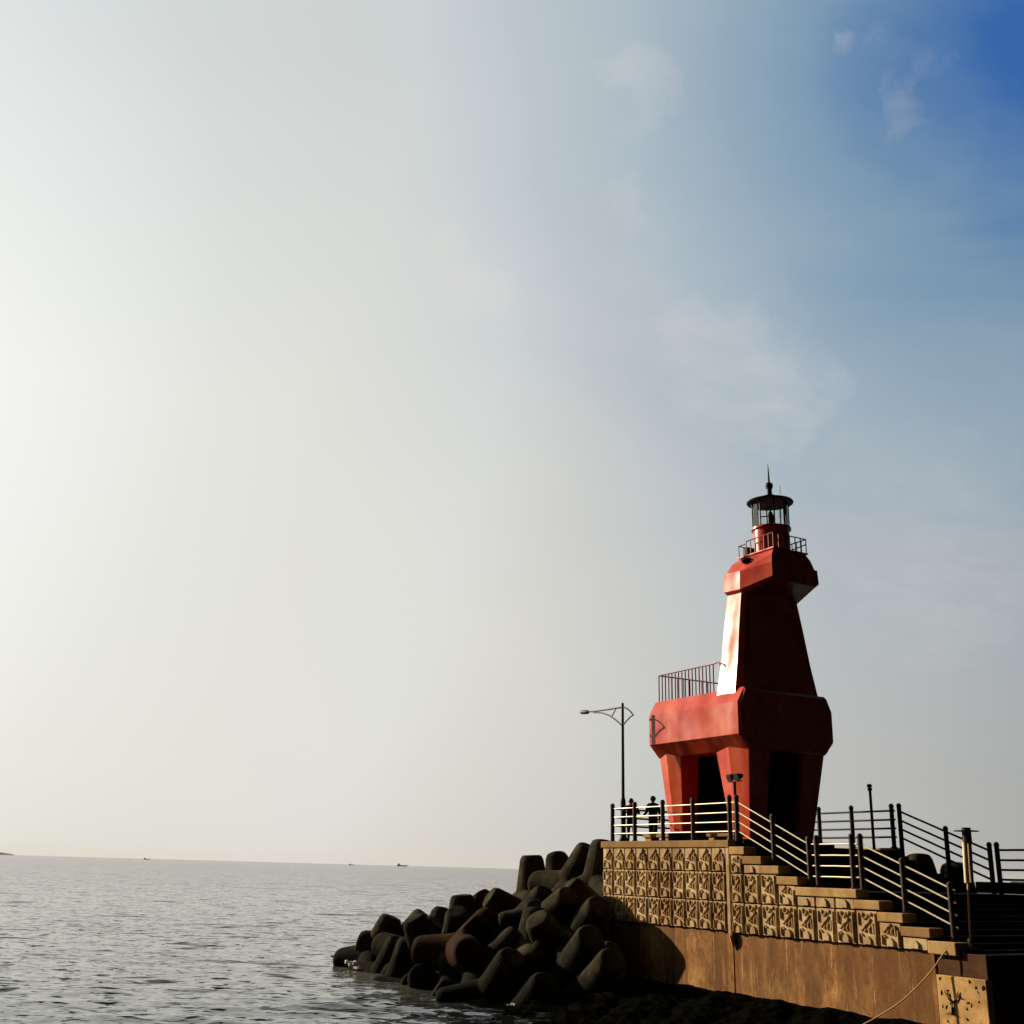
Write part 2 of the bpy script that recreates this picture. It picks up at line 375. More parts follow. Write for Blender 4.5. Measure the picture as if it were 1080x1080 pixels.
b = MB()
edges = [6.01, 6.5, 7.14, 7.77, 8.42, 9.05, 9.68, 10.31, 10.98, 11.62, 12.32, 12.95]
for a, c in zip(edges, edges[1:]):
    top = [z for s0, s1, z in STEPS if s0-.01 <= (a+c)/2 <= s1+.01][0] - .21
    if a > 12.3: continue
    zb = 2.04
    for zt in (2.80, 3.53, 4.3):
        z1 = min(zt, top)
        if z1-zb > .14: relief_panel(b, a+.01, c-.01, zb, z1)
        zb = zt
pier.part('panel_facing', b, PANEL)
b = MB(); b.box(12.41, 12.46, .06, .13, -1, 2.05); pier.part('joint', b, DECK)
b = MB(); b.box(5.953, 5.987, .06, .13, -1, 4.1); pier.part('joint', b, DECK)
# stains dripping from the joint
b = MB(); b.path([(5.99, -.05, 2.12), (6.0, -.06, 1.98), (6.01, -.05, 1.82), (6.0, -.02, 1.66)], [.05, .08, .06, .02], 8); pier.part('lime_crust', b, COPING)

# ------------------------------------------------------------------ railings
def post(th, s, t, z0, z1, r=.066, mat=POSTM):
    b = MB(); b.lathe((s, t, 0), [(r*1.5, z0), (r*1.5, z0+.03), (r, z0+.035), (r, z1-.10), (r*1.18, z1-.095), (r*1.18, z1-.06), (r*.95, z1-.055), (r*.9, z1-.025), (r*.55, z1-.004), (.004, z1)], 14)
    return th.part('post', b, mat, None, True)
def railing(label, group, posts, rails, pm=POSTM, rm=STEEL, rr=.0195, ext=0.):
    s, t, z, _ = posts[0]
    th = Thing('railing', (s, t, z), label, 'railing', group)
    for s, t, z0, z1 in posts: post(th, s, t, z0, z1, mat=pm)
    for p, q in rails:
        p, q = Vector(p), Vector(q); L = (q-p).length; n = 6
        pts = [p.lerp(q, i/n) + Vector((0, 0, -.003*math.sin(math.pi*((i*len(posts)/n) % 1)))) for i in range(n+1)]
        b = MB(); b.path(pts, rr, 10); th.part('rail', b, rm, None, True)
    return th
ZR = (1.08, .82, .57, .32)
TN, TF = .25, 6.45
def lvl(s0, s1, t, z): return [((s0, t, z+h), (s1, t, z+h)) for h in ZR]
G1 = 'railings along the wall edge'
railing('bright level railing above the patterned wall, in front of the lighthouse legs', G1,
        [(s, TN, 4.38, z) for s, z in ((.12, 5.55), (1.31, 5.56), (2.71, 5.57), (4.12, 5.58), (5.70, 5.59))], lvl(.2, 5.93, TN, Z_DECK))
railing('upper sloping stair railing descending from the lighthouse front to the middle landing', G1,
        [(5.99, TN, 4.28, 5.58), (7.38, TN, 3.74, 5.04), (8.63, TN, 3.25, 4.47)],
        [((6.04, TN, Z_DECK+h), (8.63, TN, 3.19+h)) for h in ZR])
railing('short level railing on the middle stair landing, lit rails', G1,
        [(8.90, TN, 3.25, 4.49), (10.05, TN, 3.25, 4.51)], lvl(8.72, 10.22, TN, 3.19))
railing('lower sloping stair railing with bright rail ends near the slim pole', G1,
        [(10.32, TN, 3.23, 4.51), (11.53, TN, 2.78, 3.97), (12.78, TN, 2.26, 3.48)],
        [((10.32, TN, 3.19+h), (12.90, TN, 2.22+h)) for h in ZR])
G2 = 'dark railings on the far edges of the pier'  # dark metal in place of steel: backlit silhouette put into the colour
railing('dark railing across the sea end of the pier behind the two people', G2,
        [(.2, t, 4.38, 5.55) for t in (1.8, 3.35, 4.9)] , [((.2, .35, Z_DECK+h), (.2, 6.4, Z_DECK+h)) for h in ZR], DARKM, DARKM, .03)
railing('dark level railing on the far platform edge, right behind the lighthouse', G2,
        [(s, TF, 4.38, 5.66) for s in (.2, 1.5, 2.85, 4.24, 5.84)], lvl(.2, 5.95, TF, Z_DECK+.07), DARKM, DARKM, .03)
railing('dark sloping stair railing silhouetted above the boulders', G2,
        [(6.13, TF, 4.1, 5.66), (7.74, TF, 3.4, 4.98), (9.13, TF, 3.0, 4.53)],
        [((6.13, TF, Z_DECK+.05+h), (9.13, TF, 3.22+h)) for h in ZR], DARKM, DARKM, .03)
railing('dark level railing running off the frame edge at the far landing', G2,
        [(9.36, TF, 3.0, 4.53), (10.6, TF, 3.5, 4.53)], [((9.3, TF, 3.24+h), (10.75, TF, 3.24+h)) for h in ZR], DARKM, DARKM, .03)

# ------------------------------------------------------------------ lighthouse in the shape of a trojan horse
C = 2.97
LH = Thing('horse_lighthouse', (3.1, C, Z_DECK), 'red lighthouse shaped like a blocky horse with a lantern room on its head', 'lighthouse')
def oct_ring(s, prof): return [(s, C-h, z) for h, z in prof] + [(s, C+h, z) for h, z in prof[::-1]]
bp = [(1.60, 8.75), (1.87, 8.30), (1.87, 7.37), (1.50, 6.98)]
b = MB(); b.loft([oct_ring(.97, bp), oct_ring(2.0, bp), oct_ring(3.1, bp), oct_ring(4.2, bp), oct_ring(5.22, bp), oct_ring(5.30, [(1.62, 8.66), (1.80, 8.28), (1.80, 7.42), (1.52, 7.06)])])
LH.part('body', b, RED)
def ring_sec(z, sr, sf, hw, ch, bulge=0):
    L = [(sr, C-hw, z), (sf-ch, C-hw, z), (sf, C-hw+ch*1.1, z)]
    return L + [(s, 2*C-t, z) for s, t, z in L[::-1]]
b = MB(); b.loft([ring_sec(8.6, 4.12, 5.07, 1.70, .14), ring_sec(9.7, 4.12, 4.99, 1.48, .13), ring_sec(10.8, 4.12, 4.92, 1.31, .12), ring_sec(11.9, 4.12, 4.85, 1.12, .11)])
LH.part('neck', b, RED)
# head: tapered muzzle with a sloping crown
def hring(rows):  # rows of (s, hw, z) along one side
    return [(s, C-h, z) for s, h, z in rows] + [(s, C+h, z) for s, h, z in rows[::-1]]
b = MB()
b.loft([hring([(4.14, 1.10, 11.70), (4.82, 1.10, 11.68), (5.90, .86, 11.98)]),
        hring([(4.07, 1.24, 11.86), (4.81, 1.24, 11.82), (5.94, .95, 12.06)]),
        hring([(4.07, 1.22, 12.46), (4.81, 1.22, 12.40), (5.92, .93, 12.50)]),
        hring([(4.11, 1.14, 12.48), (4.83, 1.14, 12.43), (5.86, .88, 12.52)]),
        hring([(4.16, .95, 12.78), (4.86, .94, 12.78), (5.80, .80, 12.80)]),
        hring([(4.24, .66, 13.0), (4.9, .66, 13.0), (5.74, .66, 13.0)])])
head = LH.part('head', b, RED)
for sgn in (-1, 1):
    b = MB(); c = Vector((4.84, C+sgn*.95, 12.75)); nrm = Vector((0, sgn*.55, .83)).normalized()
    b.tube(c, c+nrm*.07, .15, .14, 16); b.tube(c+nrm*.07, c+nrm*.10, .07, .06, 12)
    eye = LH.part('eye', b, CORE, head)
    b = MB(); b.path([c + Vector((-.2, 0, .02))+nrm*.05, c+Vector((-.05, sgn*-.05, .12))+nrm*.09, c+Vector((.2, sgn*-.03, .08))+nrm*.07], .025, 6); LH.part('brow', b, REDM, head)
def leg(s0, s1, u0, u1, ti, to, ti2, to2, side):
    def r(z, a, c, i, o, bul):
        pts = [(a, i), ((a+c)/2-.05, i-bul), (c, i), (c, o), (a, o)]
        return [(s, C-(C-t)*1.0 if side < 0 else 2*C-t, z) for s, t in pts]
    b = MB()
    f = lambda x, y, k: x+(y-x)*k
    b.loft([r(f(7.06, 4.36, k), f(s0, u0, k), f(s1, u1, k), f(ti, ti2, k), f(to, to2, k), f(.10, .04, k)) for k in (0, .3, .6, 1)])
    return LH.part('leg', b, RED)
for side in (-1, 1):
    leg(1.0, 2.05, 1.2, 1.76, 1.48, 2.3, 1.76, 2.35, side)
    leg(3.75, 5.2, 4.08, 4.78, 1.48, 2.3, 1.76, 2.35, side)
b = MB(); b.loft([[(1.2, C-.75, 7.02), (4.95, C-.8, 7.02), (4.95, C+.8, 7.02), (1.2, C+.75, 7.02)], [(1.3, C-.7, 4.3), (4.62, C-.75, 4.3), (4.62, C+.75, 4.3), (1.3, C+.7, 4.3)]])
LH.part('core', b, CORE)['label'] = 'dark recessed core between the legs'
b = MB(); b.box(.95, 5.15, C-1.75, C+1.75, Z_DECK-.02, 4.46, .02); LH.part('plinth', b, DECK)
# gallery
b = MB(); b.box(4.16, 5.80, C-.72, C+.72, 13.003, 13.05, .008); LH.part('gallery_floor', b, RED)
GT = 13.50
b = MB()
cor = [(4.55, C-.68), (5.76, C-.68), (5.76, C+.68), (4.55, C+.68)]
for z in (GT,):
    for p, q in zip(cor, cor[1:]): b.tube((*p, z), (*q, z), .02, None, 8)
rear = [(4.55, C-.68), (4.2, C-.68), (4.2, C+.68), (4.55, C+.68)]
for p, q in zip(rear, rear[1:]): b.tube((*p, 13.42), (*q, 13.42), .018, None, 8)
b.tube((5.76, C+.1, 13.07), (5.76, C+.66, 13.33), .018, None, 8)
gal = LH.part('gallery_railing', b, REDM, None, True)
def picket(parent, s, t, z0, z1, r=.013, mat=REDM):
    b = MB(); b.tube((s, t, z0), (s, t, z1), r, None, 6); return LH.part('picket', b, mat, parent, True)
for k in range(7):
    for t in (C-.68, C+.68): picket(gal, 4.55+1.21*k/6, t, 13.05, GT, .016)
for k in range(1, 6): picket(gal, 5.76, C-.68+1.36*k/6, 13.05, GT, .016)
for t in (C-.68, C, C+.68): picket(gal, 4.2, t, 13.05, 13.42, .016)
b = MB(); b.box(4.26, 4.5, C-.58, C-.3, 13.052, 13.36, .03); LH.part('equipment_box', b, DARKM)
LC = (4.98, C)
b = MB(); b.lathe((*LC, 0), [(.60, 13.052), (.60, 13.1), (.56, 13.12), (.56, 13.84), (.62, 13.86), (.62, 13.92), (.58, 13.93)], 28); LH.part('lantern_base', b, RED, None, True)
b = MB()
for k in range(16):
    a0, a1 = 6.28318*k/16, 6.28318*(k+1)/16
    p = [LC[0]+.55*math.cos(a0), LC[1]+.55*math.sin(a0)]; q = [LC[0]+.55*math.cos(a1), LC[1]+.55*math.sin(a1)]
    v = b.poly([(*p, 13.93), (*q, 13.93), (*q, 14.76), (*p, 14.76)]); b.bm.faces.new(v)
bmesh.ops.remove_doubles(b.bm, verts=b.bm.verts, dist=.001)
LH.part('lantern_glass', b, GLASS)
for k in range(8):
    a = 6.28318*(k+.3)/8; s, t = LC[0]+.57*math.cos(a), LC[1]+.57*math.sin(a)
    b = MB(); b.tube((s, t, 13.92), (s, t, 14.77), .022, None, 6); LH.part('mullion', b, DARKM)
a0, a1 = 6.28318*6.3/8, 6.28318*7.3/8
for z in (14.2, 14.5):
    b = MB(); b.tube((LC[0]+.53*math.cos(a0), LC[1]+.53*math.sin(a0), z), (LC[0]+.53*math.cos(a1), LC[1]+.53*math.sin(a1), z), .018, None, 6); LH.part('glazing_bar', b, DARKM)
b = MB(); b.lathe((*LC, 0), [(.05, 13.93), (.05, 14.05), (.085, 14.06), (.10, 14.18), (.10, 14.36), (.07, 14.46), (.03, 14.5), (.015, 14.75)], 16); LH.part('lamp', b, DARKM, None, True)
b = MB(); b.lathe((*LC, 0), [(.60, 14.75), (.72, 14.765), (.735, 14.79), (.72, 14.82), (.55, 14.87), (.35, 14.92), (.24, 14.95), (.20, 15.02), (.085, 15.04), (.08, 15.30)], 32)
roof = LH.part('lantern_roof', b, DARKM, None, True)
b = MB(); b.ball((*LC, 15.37), .125, 14); b.tube((*LC, 15.28), (*LC, 15.31), .11, .11, 14); LH.part('finial', b, DARKM, roof, True)
b = MB(); b.path([(*LC, 15.48), (LC[0], LC[1], 15.75), (LC[0], LC[1]-.01, 16.12)], [.035, .026, .006], 8)
b.tube((LC[0]-.05, LC[1], 15.92), (LC[0]+.05, LC[1], 15.92), .006, None, 5); LH.part('lightning_rod', b, DARKM, roof, True)
b = MB(); b.tube((LC[0]+.42, LC[1]+.05, 15.0), (LC[0]+.42, LC[1]+.05, 15.26), .016, .012, 6); LH.part('antenna', b, REDM, roof)
# railing on the horse's back
b = MB(); zt = 9.62
b.path([(1.07, C-1.53, zt), (2.5, C-1.53, zt), (3.85, C-1.53, zt), (4.02, C-1.55, zt+.02), (4.16, C-1.58, zt-.02), (4.2, C-1.6, zt-.1)], .022, 8)
b.tube((1.07, C-1.53, zt), (1.07, C+1.53, zt), .022, None, 8)
b.tube((1.07, C+1.53, zt), (3.95, C+1.53, zt), .022, None, 8)
br = LH.part('back_railing', b, REDM, None, True)
for k in range(17):
    for t in (C-1.53, C+1.53): picket(br, 1.07+2.72*k/16, t, 8.70, zt, .021)
for k in range(1, 12): picket(br, 1.07, C-1.53+3.06*k/12, 8.70, zt, .021)

# ------------------------------------------------------------------ things on the pier
GB = 'low blocks along the lighthouse foot'
def bench(s0, s1, t0, t1, z1, label, mat, cat='bench'):
    th = Thing('concrete_bench', ((s0+s1)/2, (t0+t1)/2, Z_DECK), label, cat, GB)
    b = MB(); b.box(s0, s1, t0, t1, z1-.10, z1, .015); th.part('seat', b, mat)
    for a in (s0+.06, s1-.36):
        b = MB(); b.box(a, a+.30, t0+.04, t1-.04, Z_DECK, z1-.103, .01); th.part('support', b, mat)
bench(1.35, 2.62, .52, .92, 4.60, 'low brown concrete bench behind the rails beside the hind leg and people', COPING)
bench(4.35, 5.55, .52, .92, 4.60, 'low brown concrete bench beside the front leg above the wall joint', COPING)
th = Thing('dark_bench', (3.45, .75, Z_DECK), 'low black box on the deck between the two brown benches', 'planter box', GB)  # dark bench block filling the dark gap between the brown ones
b = MB(); b.box(2.66, 4.3, .52, .95, Z_DECK, 4.58, .02); th.part('bench_body', b, CORE)
b = MB(); b.box(2.64, 4.32, .50, .97, 4.583, 4.61, .008); th.part('rim', b, CORE)

# street lamp
th = Thing('street_lamp', (-.04+.22, .62, Z_DECK), 'tall dark street lamp with one long curved arm at the seaward corner', 'street lamp')
ls, lt = .18, .62
b = MB(); b.lathe((ls, lt, 0), [(.17, Z_DECK), (.17, 4.42), (.12, 4.52), (.085, 4.6), (.085, 5.62), (.07, 5.70), (.06, 5.74), (.05, 5.78)], 14); th.part('base', b, DARKM, None, True)
b = MB(); b.tube((ls, lt, 5.75), (ls, lt, 8.72), .052, .042, 12); b.ball((ls, lt, 8.72), .045, 10); th.part('pole', b, DARKM, None, True)
b = MB()
b.path([(ls, lt, 8.62), (ls-.8, lt, 8.63), (ls-1.6, lt, 8.65), (ls-2.05, lt, 8.68)], [.03, .028, .026, .024], 8)
b.path([(ls, lt, 8.0), (ls-.35, lt, 8.22), (ls-.75, lt, 8.42), (ls-1.2, lt, 8.56), (ls-1.7, lt, 8.62)], [.024]*5, 8)
b.tube((ls-.62, lt, 8.37), (ls-.38, lt, 8.6), .018, None, 6)
th.part('arm', b, DARKM, None, True)
b = MB(); b.path([(ls-1.95, lt, 8.67), (ls-2.1, lt, 8.675), (ls-2.4, lt, 8.70), (ls-2.52, lt, 8.71)], [.03, .075, .07, .03], 10); th.part('lamp_head', b, DARKM, None, True)
b = MB()
b.path([(ls, lt, 8.62), (ls+.22, lt, 8.56), (ls+.44, lt, 8.43), (ls+.58, lt, 8.30)], .024, 8)
b.path([(ls, lt, 8.02), (ls+.22, lt, 8.16), (ls+.42, lt, 8.26), (ls+.60, lt, 8.31)], .024, 8)
th.part('bracket', b, DARKM, None, True)

# twin floodlight on a pole
th = Thing('floodlight_pole', (5.31, .8, Z_DECK), 'dark pole carrying two round floodlights in front of the front leg', 'floodlight')
b = MB(); b.tube((5.31, .8, Z_DECK), (5.31, .8, 5.35), .07, None, 10); b.tube((5.31, .8, 5.35), (5.31, .8, 6.0), .042, None, 10); th.part('pole', b, DARKM, None, True)
b = MB(); b.box(5.03, 5.6, .77, .83, 5.985, 6.02, .006); th.part('crossbar', b, DARKM)
for s in (5.16, 5.47):
    b = MB(); b.tube((s, .72, 6.10), (s, .86, 6.14), .10, .085, 16); b.tube((s, .86, 6.14), (s, .95, 6.165), .085, .05, 16); b.tube((s, .8, 6.0), (s, .8, 6.06), .02, None, 6)
    th.part('floodlight', b, DARKM, None, True)
# thin camera pole by the far railing
th = Thing('camera_pole', (5.93, 5.5, 3.9), 'thin black pole with a small knobbly head rising beside the far railing', 'pole')
b = MB(); b.tube((5.93, 5.5, 3.9), (5.93, 5.5, 6.0), .045, .04, 10); th.part('pole', b, DARKM, None, True)
b = MB(); b.tube((5.93, 5.5, 5.98), (5.93, 5.5, 6.06), .06, .07, 10); b.ball((5.93, 5.49, 6.12), .075, 10, (1.2, 1, .8)); b.tube((5.86, 5.5, 6.0), (5.93, 5.5, 6.0), .03, None, 6); th.part('camera_head', b, DARKM, None, True)
# pale wrapped pole at the foot of the stairs
th = Thing('wrapped_pole', (13.06, .40, 2.03), 'slim pole with cream wrapped top and flat black cap at the stair foot', 'pole')
b = MB(); b.box(12.93, 13.19, .28, .54, 2.03, 2.15, .02); th.part('base_block', b, DARKC)
b = MB(); b.path([(13.06, .40, 2.15), (13.08, .40, 2.6), (13.13, .40, 3.3), (13.16, .40, 3.6)], [.026, .028, .032, .034], 10); th.part('rod', b, ROPE, None, True)
b = MB(); b.ball((13.06, .36, 2.20), .048, 10, (1, 1, 1.5)); b.ball((13.065, .35, 2.30), .036, 10, (1, 1, 1.3)); th.part('knot', b, WHITE, None, True)
b = MB(); b.path([(13.13, .38, 3.46), (13.15, .38, 3.8), (13.17, .38, 4.2), (13.18, .38, 4.42)], [.055, .062, .06, .05], 10); th.part('wrap', b, CREAM, None, True)
b = MB(); b.path([(13.23, .40, 3.47), (13.24, .40, 3.8), (13.26, .40, 4.2), (13.26, .40, 4.42)], [.045, .05, .05, .045], 10); th.part('wrap', b, ROPE, None, True)
b = MB(); b.tube((13.22, .4, 4.30), (13.22, .4, 4.60), .10, .095, 14); b.tube((13.22, .4, 4.52), (13.22, .4, 4.54), .27, .25, 18); th.part('cap', b, DARKM, None, True)
# rope from the pole down over the wall
b = MB(); pts = []
ctl = [(13.06, .36, 2.27), (12.88, .12, 2.14), (12.80, -.10, 2.07), (12.55, -.22, 1.72), (12.25, -.38, 1.36), (11.9, -.55, 1.02), (11.5, -.75, .72), (11.0, -1.0, .42), (10.3, -1.35, .12), (9.6, -1.7, -.1)]
for i in range(len(ctl)-1):
    for k in range(4):
        p0, p1, p2, p3 = [Vector(ctl[min(max(i+j, 0), len(ctl)-1)]) for j in (-1, 0, 1, 2)]; u = k/4
        pts.append(.5*((2*p1)+(p2-p0)*u+(2*p0-5*p1+4*p2-p3)*u*u+(3*p1-p0-3*p2+p3)*u**3))
b.path([W(*p) for p in pts], .016, 7)
tag(b.build('mooring_rope', ROPE, None, (0, 0, 0), True), 'tan rope hanging from the wrapped pole down across the stained wall', 'rope')

# ------------------------------------------------------------------ people
def person(root_p, heading, H, pose, coat, label):
    """one continuous skinned body (feet at z = 0, facing +y), then hair as a child"""
    k = H/1.65
    V, E, Rd = [], [], []
    def add(p, r, parent=None):
        V.append(Vector(p)*k); Rd.append(r*k)
        if parent is not None: E.append((parent, len(V)-1))
        return len(V)-1
    pel = add((0, 0, .88), .185); wa = add((0, .005, 1.06), .165, pel); ch = add((0, 0, 1.24), .185, wa); st = add((0, -.01, 1.36), .13, ch)
    nk = add((0, 0, 1.43), .052, st); hb = add((0, .015, 1.50), .075, nk); hm = add((0, .012, 1.56), .085, hb); ht = add((0, .0, 1.615), .06, hm)
    for sx in (-1, 1):
        hip = add((sx*.09, 0, .82), .095, pel); kn = add((sx*.10, .015, .47), .062, hip); an = add((sx*.105, -.005, .09), .042, kn)
        toe = add((sx*.115, .13, .035), .035, an)
    for sx in (-1, 1):
        sh = add((sx*.185, -.01, 1.35), .072, st)
        el, wr, hd = pose[0 if sx < 0 else 1]
        e = add(el, .055, sh); w = add(wr, .032, e); h = add(hd, .034, w)
        wv, hv = Vector(wr), Vector(hd); dr = (hv-wv).normalized(); side = dr.cross(Vector((0, 0, 1)))
        side = side.normalized() if side.length > .1 else Vector((1, 0, 0))
        for j, L in enumerate((.062, .074, .07, .054)):
            f0 = hv + side*(j-1.5)*.019 + dr*.02; f1 = f0 + dr*L*.55; f2 = f1 + dr*L*.35 + Vector((0, 0, -L*.35))
            a = add(f0, .010, h); c = add(f1, .009, a); add(f2, .008, c)
        tb = add(hv*.6+wv*.4 - side*.035*sx, .011, h); add(hv + dr*.025 - side*.055*sx, .009, tb)
    me = bpy.data.meshes.new('person'); me.from_pydata(V, E, []); 
    o = bpy.data.objects.new('person', me); COL.objects.link(o)
    md = o.modifiers.new('skin', 'SKIN'); md.use_smooth_shade = True
    for i, sv in enumerate(me.skin_vertices[0].data): sv.radius = (Rd[i], Rd[i]*(.72 if i in (pel, wa, ch, st) else 1)); sv.use_root = (i == pel)
    sb = o.modifiers.new('sub', 'SUBSURF'); sb.levels = sb.render_levels = 2
    dg = bpy.context.evaluated_depsgraph_get(); ev = bpy.data.meshes.new_from_object(o.evaluated_get(dg))
    o.modifiers.clear(); o.data = ev
    for m in (SKIN, coat, TROUS, HAIR):
        ev.materials.append(m)
    # face: brows, nose and chin
    for v in ev.vertices:
        p = v.co/k
        if 1.46 < p.z < 1.64 and p.y > .05:
            v.co.y += k*.022*math.exp(-((p.x/.014)**2) - ((p.z-1.535)/.022)**2)
            v.co.y -= k*.008*(math.exp(-(((abs(p.x)-.032)/.014)**2) - ((p.z-1.56)/.012)**2))
    for p in ev.polygons:
        c = sum((ev.vertices[i].co for i in p.vertices), Vector())/len(p.vertices)/k
        p.use_smooth = True
        arm = abs(c.x) > .2 or c.y > .16
        hand = min((c-Vector(q[2])).length for q in pose) < .11
        p.material_index = 0 if (c.z > 1.42 or hand) else (3 if c.z < .09 else (1 if c.z > .70 or arm else 2))
    hb_ = MB(); bmesh.ops.create_uvsphere(hb_.bm, u_segments=16, v_segments=10, radius=1, matrix=Matrix.Translation((0, -.012*k, 1.575*k)) @ Matrix.Diagonal((.10*k, .108*k, .105*k, 1)))
    dele = [v for v in hb_.bm.verts if v.co.y > .045*k and v.co.z < 1.605*k or v.co.z < 1.50*k]
    bmesh.ops.delete(hb_.bm, geom=dele, context='VERTS')
    hb_.build('hair', HAIR, o, (0, 0, 0), True)
    o.location = W(*root_p); o.rotation_euler = (0, 0, heading)
    tag(o, label, 'person', 'people at the seaward railing')
    return o
person((.47, .72, Z_DECK), R(-8), 1.40, (((-.31, .02, 1.12), (-.13, .22, 1.20), (-.07, .27, 1.27)), ((.31, .02, 1.12), (.13, .22, 1.20), (.07, .27, 1.27))), CLOTH1,
       'person nearer the street lamp, elbows out, hands raised at the chest')
person((1.06, 1.14, Z_DECK), R(14), 1.47, (((-.24, .03, 1.10), (-.30, .20, .98), (-.32, .28, .97)), ((.23, -.02, 1.09), (.25, .04, .84), (.25, .06, .75))), CLOTH2,
       'person in a dark coat standing close to the hind leg')

# ------------------------------------------------------------------ tetrapods
def tetra_mesh(name, seed):
    b = MB(); rs = random.Random(seed)
    dirs = [Vector((0, 0, 1))] + [Vector((math.cos(a)*.9428, math.sin(a)*.9428, -.3333)) for a in (0, 2.0944, 4.18879)]
    for dv in dirs:
        x = dv.orthogonal().normalized(); y = dv.cross(x); n = 20
        rings = []
        for L, r in ((0, .62), (.35, .60), (1.42, .43), (1.56, .36), (1.585, .30)):
            rings.append([dv*L + (x*math.cos(6.28318*k/n)+y*math.sin(6.28318*k/n))*r for k in range(n)])
        b.loft(rings)
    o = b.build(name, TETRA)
    m = o.modifiers.new('r', 'REMESH'); m.mode = 'VOXEL'; m.voxel_size = .042; m.use_smooth_shade = True
    s = o.modifiers.new('s', 'SMOOTH'); s.iterations = 1; s.factor = .5
    dg = bpy.context.evaluated_depsgraph_get(); me = bpy.data.meshes.new_from_object(o.evaluated_get(dg))
    bpy.data.objects.remove(o)
    for v in me.vertices:   # worn edges and casting lumps
        v.co *= 1 + .012*math.sin(v.co.x*5+seed)*math.sin(v.co.y*4.3)*math.sin(v.co.z*4.7+seed)
    me.name = name
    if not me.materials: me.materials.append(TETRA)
    for p in me.polygons: p.use_smooth = True
    return me
TM = [tetra_mesh('tetrapod', 1), tetra_mesh('tetrapod', 2)]
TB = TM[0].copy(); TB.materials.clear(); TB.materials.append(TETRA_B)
GT_ = 'concrete tetrapods heaped round the pier'
TETRAS = []
def tetra(p, direction, spin, scale=1., label=None, mesh=None):
    o = bpy.data.objects.new('tetrapod', mesh or random.choice(TM)); COL.objects.link(o)
    dv = Vector(direction).normalized()
    q = Vector((0, 0, 1)).rotation_difference(dv)
    o.matrix_world = Matrix.Translation(p) @ q.to_matrix().to_4x4() @ Matrix.Rotation(spin, 4, 'Z') @ Matrix.Scale(scale, 4)
    tag(o, label or 'black shaded concrete tetrapod packed deep in the heap', 'tetrapod', GT_); TETRAS.append(o)
    return o
def pix(px, py, Y):   # photograph position at a chosen distance -> world point
    d = rt*(px-540) + up*(540-py) + fwd*1158
    return EYE + d*(Y/d.y)
KEY = [  # px, py, distance, leg direction (x right, y away, z up), spin, label
 (562, 951, 41.5, (-.05, 0, 1), .3, 'tetrapod with one thick leg standing straight up, at the back beside the sea'),
 (592, 946, 42.0, (-.1, .3, .9), 1.2, 'tetrapod with a flat top just right of the tall upright leg'),
 (603, 938, 40.0, (.33, -.25, .85), .5, 'topmost tetrapod with a lit rounded leg, nearest the wall corner'),
 (632, 938, 38.5, (.1, .2, 1), .9, 'tetrapod touching the upper corner of the patterned wall'),
 (489, 995, 40.5, (-.08, 0, 1), .2, 'tetrapod with an upright sunlit leg at the middle of the ridge'),
 (528, 985, 41.0, (-.5, .1, .75), 1.4, 'tetrapod with a blunt black leg leaning seaward over the middle of the ridge'),
 (396, 1013, 42.5, (.30, 0, .9), .6, 'tetrapod with a tall black leaning leg near the seaward tip'),
 (409, 1020, 43.2, (-.93, 0, .22), 2.0, 'tetrapod lying at the very seaward tip of the heap'),
 (422, 1005, 42.5, (.5, .0, .8), 1.0, 'tetrapod with a sunlit sloping leg behind the leaning black one'),
 (432, 1012, 41.0, (.55, -.2, .75), .4, 'tetrapod with a long pale-edged leg pointing right near the tip'),
 (455, 1005, 42.2, (.2, .3, .8), 1.9, 'tetrapod peeping over the ridge behind the pale-edged legs'),
 (455, 1015, 39.0, (-.35, -.2, .75), 2.3, 'squat dark tetrapod low on the seaward slope'),
 (478, 1010, 38.5, (.7, -.2, .65), .2, 'tetrapod with a lit leg sloping up to the right below the upright one'),
 (489, 1007, 36.0, (.10, -.98, .12), 1.05, 'rusty brown tetrapod showing a round leg end'),
 (512, 1030, 35.2, (.62, -.1, .75), 2.6, 'tetrapod with a sunlit leg slanting above the water edge'),
 (555, 975, 39.0, (-.75, -.2, .5), .8, 'tetrapod with a pointed leg towards the sea below the tall upright leg'),
 (560, 1000, 36.8, (.1, -.55, .75), 1.6, 'tetrapod with a pale leg top in the middle of the dark slope'),
 (590, 1010, 35.0, (-.45, -.55, .7), 2.9, 'tetrapod with an olive lit leg above the black water'),
 (613, 990, 35.6, (.3, -.7, .62), .1, 'tetrapod with a narrow lit edge in the middle of the heap'),
 (634, 975, 36.2, (.75, -.3, .25), 1.1, 'tetrapod with a leg lying along the patterned wall'),
 (610, 1022, 33.6, (.15, -.7, .55), 2.0, 'tetrapod with a small round lit leg end low on the slope'),
 (610, 1034, 34.0, (.55, -.5, .45), .7, 'tetrapod leaning on the stained lower wall'),
 (628, 1048, 32.8, (.2, -.6, .5), 1.8, 'lowest tetrapod against the stained lower wall'),
 (520, 1055, 33.2, (.3, -.5, .7), 1.3, 'half sunk tetrapod at the water edge below the rusty one'),
]
for px, py, Y, dv, sp, lab in KEY:
    tetra(pix(px, py, Y), dv, sp, 1.0, lab, TB if lab.startswith('rusty') else None)
